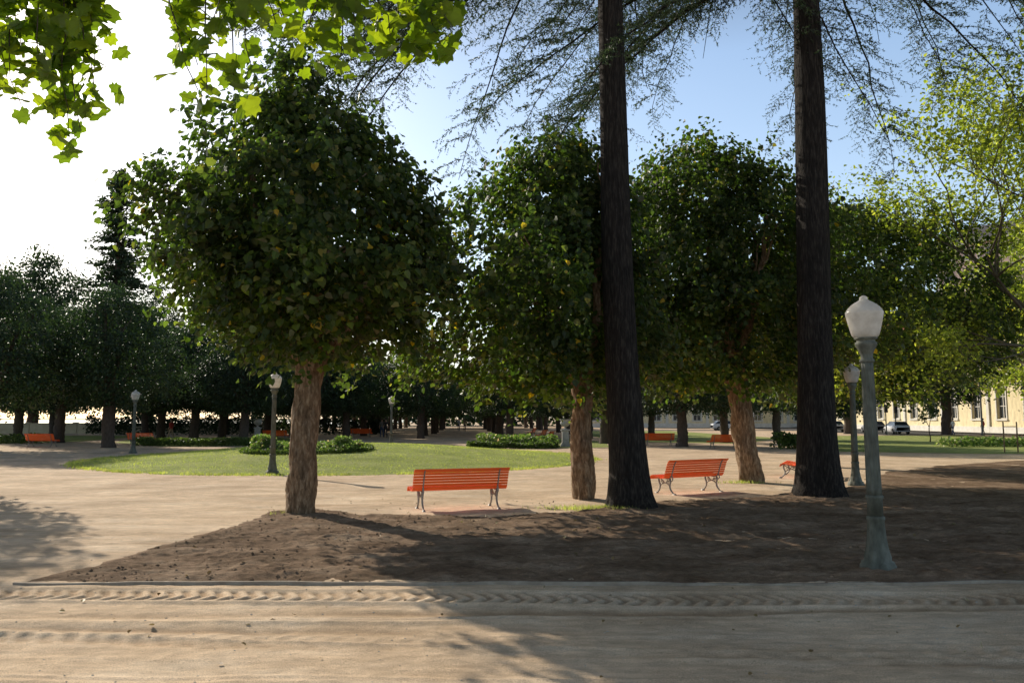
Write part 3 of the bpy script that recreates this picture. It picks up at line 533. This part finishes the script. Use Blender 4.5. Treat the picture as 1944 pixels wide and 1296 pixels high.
def crv(P,r,n=18):
    P=np.array(P,float); q=np.linspace(0,len(P)-1,n); from_=np.stack([np.interp(q,np.arange(len(P)),P[:,k]) for k in range(2)],-1)
    for _ in range(2): from_[1:-1]=(from_[:-2]+2*from_[1:-1]+from_[2:])/4
    tube(mb,np.c_[np.zeros(n),from_],r,8)
off=np.stack([Tn[:,1],-Tn[:,0]],-1); O_=C+off*(-.024 if (C+off*.01)[8,1]>C[8,1] else .024)
crv(O_,.014,40)
crv([(-.17,.36),(-.19,.28),(-.15,.2),(-.17,.12),(-.24,.04),(-.31,0),(-.34,.015)],np.linspace(.024,.017,18))
crv([(.2,.39),(.23,.30),(.17,.2),(.18,.12),(.24,.04),(.3,0),(.33,.015)],np.linspace(.024,.017,18))
crv([(-.16,.19),(-.08,.24),(0,.26),(.08,.24),(.17,.19)],.014)
crv([(-.18,.33),(-.1,.30),(-.03,.26),(0,.25),(.05,.27),(.12,.33),(.2,.37)],.013)
crv([(-.22,.3),(-.27,.34),(-.25,.42),(-.22,.44)],.013)
crv([(-.1,.24),(-.13,.29),(-.09,.33),(-.05,.30),(-.08,.27)],.009)
crv([(.1,.24),(.14,.29),(.1,.33),(.06,.30),(.09,.27)],.009)
for s_ in (-.32,.31): 
    mb.add(np.array([[-.03,s_-.05,-.02],[.03,s_-.05,-.02],[.03,s_+.05,-.02],[-.03,s_+.05,-.02],[-.02,s_-.04,.012],[.02,s_-.04,.012],[.02,s_+.04,.012],[-.02,s_+.04,.012]]),[np.array([[4,5,6,7],[0,1,5,4],[1,2,6,5],[2,3,7,6],[3,0,4,7]])])
lm=mb.mesh("leg",True)
for x in (-.76,.76):
    o=ob("leg",lm,M_iron,bench,loc=(x,0,0))
bl="orange slatted bench with iron legs "
for x,y,a,l in ((4.3,19.45,31,"facing the round lawn"),(8.7,24.7,66,"half hidden by a cedar"),(12.7,47.8,15,"by the far path"),(9.6,52,0,"under the lindens"),(-29.5,50,-6,"before a clipped hedge"),(-24.6,53,-10,"beside the hedge"),(-19,64,0,"at a lawn end"),(2.4,66,75,"lining the avenue"),(2.7,60,75,"lining the avenue"),(1.9,78,78,"lining the avenue"),(-14,74,0,"below avenue trees")):
    copy_thing(bench,(x,y,.01),math.radians(a),1,bl+l)
# ------------------------------------------------------------------ stone urns
urn=ob("stone_urn",None,loc=(3.35,50,0),label="weathered stone urn on a square pedestal beside the avenue",category="urn",group="stone urns")
mb=MB(); box(mb,(0,0,.06),(.62,.62,.16)); box(mb,(0,0,.19),(.52,.52,.1)); box(mb,(0,0,.62),(.42,.42,.76),taper=.94); box(mb,(0,0,1.04),(.54,.54,.08)); ob("pedestal",mb.mesh("pedestal"),M_stone,urn)
mb=MB(); lathe(mb,[(.16,1.08),(.16,1.11),(.08,1.14),(.06,1.2),(.1,1.25),(.22,1.32),(.29,1.42),(.31,1.52),(.27,1.6),(.26,1.63),(.36,1.68),(.37,1.72),(.3,1.72),(.26,1.66)],28,rf=lambda z,a:1+.03*np.cos(a*12)*(z>1.25)*(z<1.6)); ob("bowl",mb.mesh("bowl",True),M_stone,urn)
copy_thing(urn,(-19.2,60,0),.2,1,"weathered stone urn on a pedestal at a hedge corner")
# ------------------------------------------------------------------ people
M_skin=plain("skin",(.5,.3,.22)); M_hair=plain("dark_hair",(.03,.02,.015)); M_shoe=plain("dark_shoes",(.03,.03,.03))
def person(loc,rot,shirt,pants,lab,stride=.22,s=1.):
    e=ob("person",None,loc=loc,rot=rot,label=lab,category="person",group="people strolling in the park",scale=s)
    J=[(0,0,.95,.135),(0,0,1.12,.12),(0,.0,1.32,.145),(0,-.01,1.46,.06),(0,.0,1.55,.07),(0,.01,1.64,.088),(0,.01,1.71,.06),
       (-.17,0,1.40,.06),(-.23,-.05,1.14,.043),(-.23,.06,.92,.03),(-.23,.09,.83,.032),(.17,0,1.40,.06),(.23,.04,1.14,.043),(.24,.12,.93,.03),(.24,.15,.84,.032),
       (-.09,0,.9,.09),(-.1,stride*.6,.5,.06),(-.1,stride,.09,.042),(-.1,stride+.15,.035,.035),(.09,0,.9,.09),(.1,-stride*.3,.5,.06),(.1,-stride,.1,.042),(.1,-stride+.14,.035,.035),(0,.1,1.63,.02)]
    E=[(0,1),(1,2),(2,3),(3,4),(4,5),(5,6),(2,7),(7,8),(8,9),(9,10),(2,11),(11,12),(12,13),(13,14),(0,15),(15,16),(16,17),(17,18),(0,19),(19,20),(20,21),(21,22),(5,23)]
    me=bpy.data.meshes.new("sk"); me.from_pydata([j[:3] for j in J],E,[]); o=bpy.data.objects.new("sk",me); COL.objects.link(o)
    md=o.modifiers.new("s",'SKIN'); sv=me.skin_vertices[0].data
    for i,j in enumerate(J): sv[i].radius=(j[3],j[3]*(.75 if i in(1,2,0) else 1))
    sv[0].use_root=True
    o.modifiers.new("u",'SUBSURF').levels=1
    dg=bpy.context.evaluated_depsgraph_get(); m2=bpy.data.meshes.new_from_object(o.evaluated_get(dg)); bpy.data.objects.remove(o)
    m2.materials.clear()
    for m in (M_skin,shirt,pants,M_shoe): m2.materials.append(m)
    for p in m2.polygons:
        c=p.center; arm=abs(c.x)>.185 and c.z>.7
        p.material_index=3 if c.z<.09 else (0 if arm and c.z<1.12 else (2 if c.z<.96 else (1 if c.z<1.45 else 0))); p.use_smooth=True
    ob("body",m2,None,e)
    mb=MB(); lathe(mb,[(.094,1.63),(.1,1.68),(.088,1.73),(.05,1.765),(.005,1.775)],14,cy=-.012); ob("hair",mb.mesh("hair",True),M_hair,e)
cR=plain("red_cotton",(.55,.06,.05)); cB=plain("blue_denim",(.05,.08,.16)); cW=plain("white_cotton",(.7,.7,.68)); cK=plain("black_cotton",(.03,.03,.035)); cG=plain("grey_cotton",(.2,.2,.2)); cT=plain("tan_cotton",(.4,.3,.2))
person((-11.6,73,0),.3,cK,cK,"person in dark clothes walking on the avenue")
person((-12.1,74,0),.3,cG,cB,"person in grey top and jeans walking on the avenue")
person((-7.1,106,0),0,cW,cB,"person in white shirt strolling down the avenue")
person((-6.3,106,0),0,cT,cK,"person in tan top strolling down the avenue")
person((-27,63,0),1.2,cR,cT,"person in red shirt standing beyond the hedge")
person((49.2,83,0),1.5,cR,cK,"person in red shirt walking beside the road")
person((45.5,82,0),1.7,cW,cB,"person in white top walking beside the road")
# ------------------------------------------------------------------ road, cars
flat("road",[(40,84),(53,84),(53,300),(40,300)],.008,M_asph); flat("pavement",[(52.9,60),(55,60),(55,300),(52.9,300)],.12,M_stone)
flat("road",[(20,112),(40,112),(40,120),(20,120)],.0095,M_asph)
def carthing(loc,rot,c,lab):
    e=ob("parked_car",None,loc=loc,rot=rot,label=lab,category="car",group="cars parked along the road")
    st=[(-2.1,.35,.75,.72),(-2.05,.25,.98,.80),(-1.5,.22,1.02,.86),(-.6,.2,.98,.87),(.6,.2,.96,.87),(1.3,.22,.88,.85),(1.9,.26,.74,.78),(2.1,.34,.6,.68)]
    mb=MB(); V=[]
    for x,zb,zt,w in st:
        V+=[[x,-w,zb+.05],[x,-w*.98,(zb+zt)/2],[x,-w*.92,zt-.06],[x,-w*.8,zt],[x,w*.8,zt],[x,w*.92,zt-.06],[x,w*.98,(zb+zt)/2],[x,w,zb+.05]]
    n=len(st); F=[[i*8+j,i*8+(j+1)%8,(i+1)*8+(j+1)%8,(i+1)*8+j] for i in range(n-1) for j in range(8)]
    mb.add(V,F+[list(range(8)),list(range((n-1)*8,n*8))[::-1]])
    V=[[-1.3,-.6,1.40],[.25,-.6,1.42],[.25,.6,1.42],[-1.3,.6,1.40],[-1.35,-.62,1.37],[.3,-.62,1.38],[.3,.62,1.38],[-1.35,.62,1.37]]
    mb.add(V,[[0,1,2,3],[4,5,1,0],[5,6,2,1],[6,7,3,2],[7,4,0,3]])
    ob("body",mb.mesh("body",True),c,e)
    mb=MB(); V=[[-1.85,-.76,.97],[1.15,-.76,.92],[1.15,.76,.92],[-1.85,.76,.97],[-1.33,-.61,1.375],[.28,-.61,1.385],[.28,.61,1.385],[-1.33,.61,1.375]]
    mb.add(V,[[0,1,5,4],[1,2,6,5],[2,3,7,6],[3,0,4,7]]); ob("window",mb.mesh("window"),M_glass,e)
    for x in (-1.3,1.3):
        for y in (-.78,.78):
            mb=MB(); tube(mb,[(x,y-.1,.31),(x,y+.1,.31)],.31,18); w=ob("wheel",mb.mesh("wheel"),M_tyre,e)
            mb=MB(); tube(mb,[(x,y-.11,.31),(x,y+.11,.31)],.18,12); ob("rim",mb.mesh("rim"),cG,w)
pw=plain("white_car_paint",(.75,.75,.75),.25); pg=plain("silver_car_paint",(.4,.41,.43),.25,.5); pk=plain("dark_car_paint",(.04,.045,.06),.25)
for loc,rot,c,l in (((43.5,90,0),1.45,pw,"white hatchback parked at the roadside"),((44.5,98,0),1.5,pg,"silver hatchback parked at the roadside"),((42,104,0),1.5,pw,"white hatchback parked in the shade"),((31,115,0),.05,pw,"white hatchback parked side-on by the park")): carthing(loc,rot,c,l)
def post(loc,h,r,lab,signal=False,name="lamp_standard",cat="pole"):
    e=ob(name,None,loc=loc,label=lab,category=cat)
    mb=MB(); tube(mb,[(0,0,0),(0,0,.3),(0,0,h)],[r*1.6,r,r*.8],10); ob("pole",mb.mesh("pole",True),cG if not signal else M_lamp,e)
    if signal:
        mb=MB(); box(mb,(0,-.12,h-.4),(.28,.2,.85)); [tube(mb,[(0,-.22,h-.66+.27*k),(0,-.34,h-.66+.27*k)],.11,12) for k in range(3)]
        ob("signal_head",mb.mesh("signal_head"),cK,e)
    else:
        mb=MB(); tube(mb,[(0,0,h-.02),(-.3,0,h+.18),(-1.2,0,h+.25)],.04,8); box(mb,(-1.4,0,h+.25),(.6,.22,.12),taper=.8); ob("lamp_head",mb.mesh("lamp_head"),cG,e)
post((43,89,0),3.2,.07,"traffic light on a grey pole at the crossing",True,"traffic_light","traffic light")
post((40.5,86,0),3.2,.07,"traffic light on a grey pole by the road",True,"traffic_light","traffic light")
post((48.5,82,0),8.5,.09,"tall grey road lamp standard")
mb=MB(); 
for q in (-.35,.35): tube(mb,[(q,0,-.1),(q,0,1.6)],.035,8)
tube(mb,[(-.35,0,1.35),(.35,0,1.35)],.025,6); ob("tree_stake",mb.mesh("tree_stake"),M_lbark,loc=(26,41.5,0),label="pair of wooden support stakes on the grass",category="stake")
mb=MB()
for i in range(14): 
    x=-100+i*5.5; box(mb,(x+2.75,92,.55),(5.3,.35,1.1)); box(mb,(x,92,.65),(.45,.5,1.3)); box(mb,(x+2.75,92,1.15),(5.4,.5,.1))
ob("parapet_wall",mb.mesh("parapet_wall"),M_wall,label="low ochre parapet wall with piers beyond the trees",category="wall")
flat("river",[(-900,96),(-34,96),(-60,700),(-900,700)],.02,M_water)
# ------------------------------------------------------------------ buildings
def building(name,loc,rot,W,Dp,H,floors,ncol,mw,ww,wh,lab,roofm,roofh,arch=False):
    e=ob(name,None,loc=loc,rot=rot,label=lab,category="building")
    mb=MB(); cw=W/ncol; fh=H/floors; q=[]
    def quad(x0,x1,z0,z1,y): mb.add([[x0,y,z0],[x1,y,z0],[x1,y,z1],[x0,y,z1]],[[0,1,2,3]])
    for f in range(floors):
        zb=f*fh; z0=zb+fh*.25; z1=z0+wh
        quad(0,W,zb,z0,0); quad(0,W,z1,zb+fh,0)
        for c in range(ncol):
            xc=(c+.5)*cw; x0=xc-ww/2;x1=xc+ww/2; quad(c*cw,x0,z0,z1,0); quad(x1,(c+1)*cw,z0,z1,0); d=.3
            mb.add([[x0,0,z0],[x1,0,z0],[x1,0,z1],[x0,0,z1],[x0,d,z0],[x1,d,z0],[x1,d,z1],[x0,d,z1]],[[0,1,5,4],[1,2,6,5],[2,3,7,6],[3,0,4,7]]); q.append((xc,z0))
    mb.add([[0,0,0],[W,0,0],[W,Dp,0],[0,Dp,0],[0,0,H],[W,0,H],[W,Dp,H],[0,Dp,H]],[[1,2,6,5],[2,3,7,6],[3,0,4,7]])
    ob("wall",mb.mesh("wall"),mw,e)
    wm=MB(); box(wm,(0,.27,wh/2),(ww-.01,.02,wh-.01),0)
    for x in (-ww/2+.06,0,ww/2-.06): box(wm,(x,.235,wh/2),(.09,.05,wh-.02),1)
    for z in (.06,wh*.4,wh*.7,wh-.06): box(wm,(0,.23,z),(ww-.03,.045,.08),1)
    for x in (-ww/2-.09,ww/2+.09): box(wm,(x,-.04,wh/2),(.18,.1,wh+.02),1)
    box(wm,(0,-.06,wh+.13),(ww+.5,.16,.24),1); box(wm,(0,-.08,-.1),(ww+.5,.2,.16),1)
    wme=wm.mesh("window"); wme.materials.append(M_glass); wme.materials.append(M_trim)
    for x,z in q: ob("window",wme,None,e,loc=(x,0,z))
    mb=MB(); box(mb,(W/2,-.15,H+.2),(W+.8,.7,.4)); box(mb,(W/2,-.06,fh*1.0),(W,.12,.3)); box(mb,(W/2,-.08,.4),(W,.16,.8))
    for c in range(0,ncol+1,2): box(mb,(c*cw,-.09,H/2),(.5,.17,H-.02))
    ob("cornice",mb.mesh("cornice"),M_trim,e)
    mb=MB(); i_=min(4,Dp*.45); mb.add([[-.5,-.5,H+.41],[W+.5,-.5,H+.41],[W+.5,Dp+.5,H+.41],[-.5,Dp+.5,H+.41],[i_,i_,H+roofh],[W-i_,i_,H+roofh],[W-i_,Dp-i_,H+roofh],[i_,Dp-i_,H+roofh]],[[0,1,5,4],[1,2,6,5],[2,3,7,6],[3,0,4,7],[4,5,6,7],[3,2,1,0]])
    ob("roof",mb.mesh("roof"),roofm,e)
building("cream_building",(55,150,0),-PI/2,78,16,13.5,2,16,M_cream,1.7,3.6,"long cream rendered building with tall windows and pale trim",M_roof,3.5)
building("apartment_building",(82,150,0),-PI/3.2,34,22,34,9,9,M_pink,1.3,1.9,"tall pinkish apartment building with dark mansard roof",M_slate,4)
building("cream_building",(14,150,0),0,42,14,10,2,11,M_cream,1.5,2.6,"pale cream building facing the end of the park",M_roof,3)
# ------------------------------------------------------------------ light, sky, camera
AZ=math.radians(41);EL=math.radians(26)
sd=Vector((-math.sin(AZ)*math.cos(EL),math.cos(AZ)*math.cos(EL),math.sin(EL)))
su=bpy.data.lights.new("sun",'SUN'); su.energy=5; su.angle=math.radians(.5); su.color=(1,.91,.76); so=bpy.data.objects.new("sun",su); COL.objects.link(so)
so.rotation_euler=sd.to_track_quat('Z','Y').to_euler()
w=bpy.data.worlds.new("World"); scene.world=w; w.use_nodes=True; nt=w.node_tree; bg=nt.nodes["Background"]
sk=nt.nodes.new("ShaderNodeTexSky"); sk.sky_type='NISHITA'; sk.sun_disc=False; sk.sun_elevation=EL; sk.sun_rotation=-AZ; sk.air_density=1; sk.dust_density=1.3; sk.ozone_density=1.2
tc=nt.nodes.new("ShaderNodeTexCoord"); sx_=nt.nodes.new("ShaderNodeSeparateXYZ"); nt.links.new(tc.outputs["Generated"],sx_.inputs[0])
hr=ramp(nt,[(0,(2.6,3.0,3.2)),(.25,(2.3,3.0,3.8)),(.42,(1.4,2.1,3.1)),(.55,(0,0,0))]); nt.links.new(sx_.outputs[2],hr.inputs[0])
dr=ramp(nt,[(.42,(1,1,1)),(.7,(.42,.38,.33))]); nt.links.new(sx_.outputs[2],dr.inputs[0])
sm=mixc(nt,1.0,mixc(nt,1.0,sk.outputs[0],dr.outputs[0],'MULTIPLY'),hr.outputs[0],'ADD')
nt.links.new(sm,bg.inputs[0]); bg.inputs[1].default_value=.12
cam=bpy.data.cameras.new("camera"); co=bpy.data.objects.new("camera",cam); COL.objects.link(co); co.location=(0,0,1.8); co.rotation_euler=(math.radians(90+5.52),0,0)
cam.sensor_width=36; cam.lens=27.78; cam.clip_end=4000; cam.clip_start=.05; scene.camera=co
scene.view_settings.view_transform='Standard'; scene.view_settings.look='None'; scene.view_settings.exposure=0
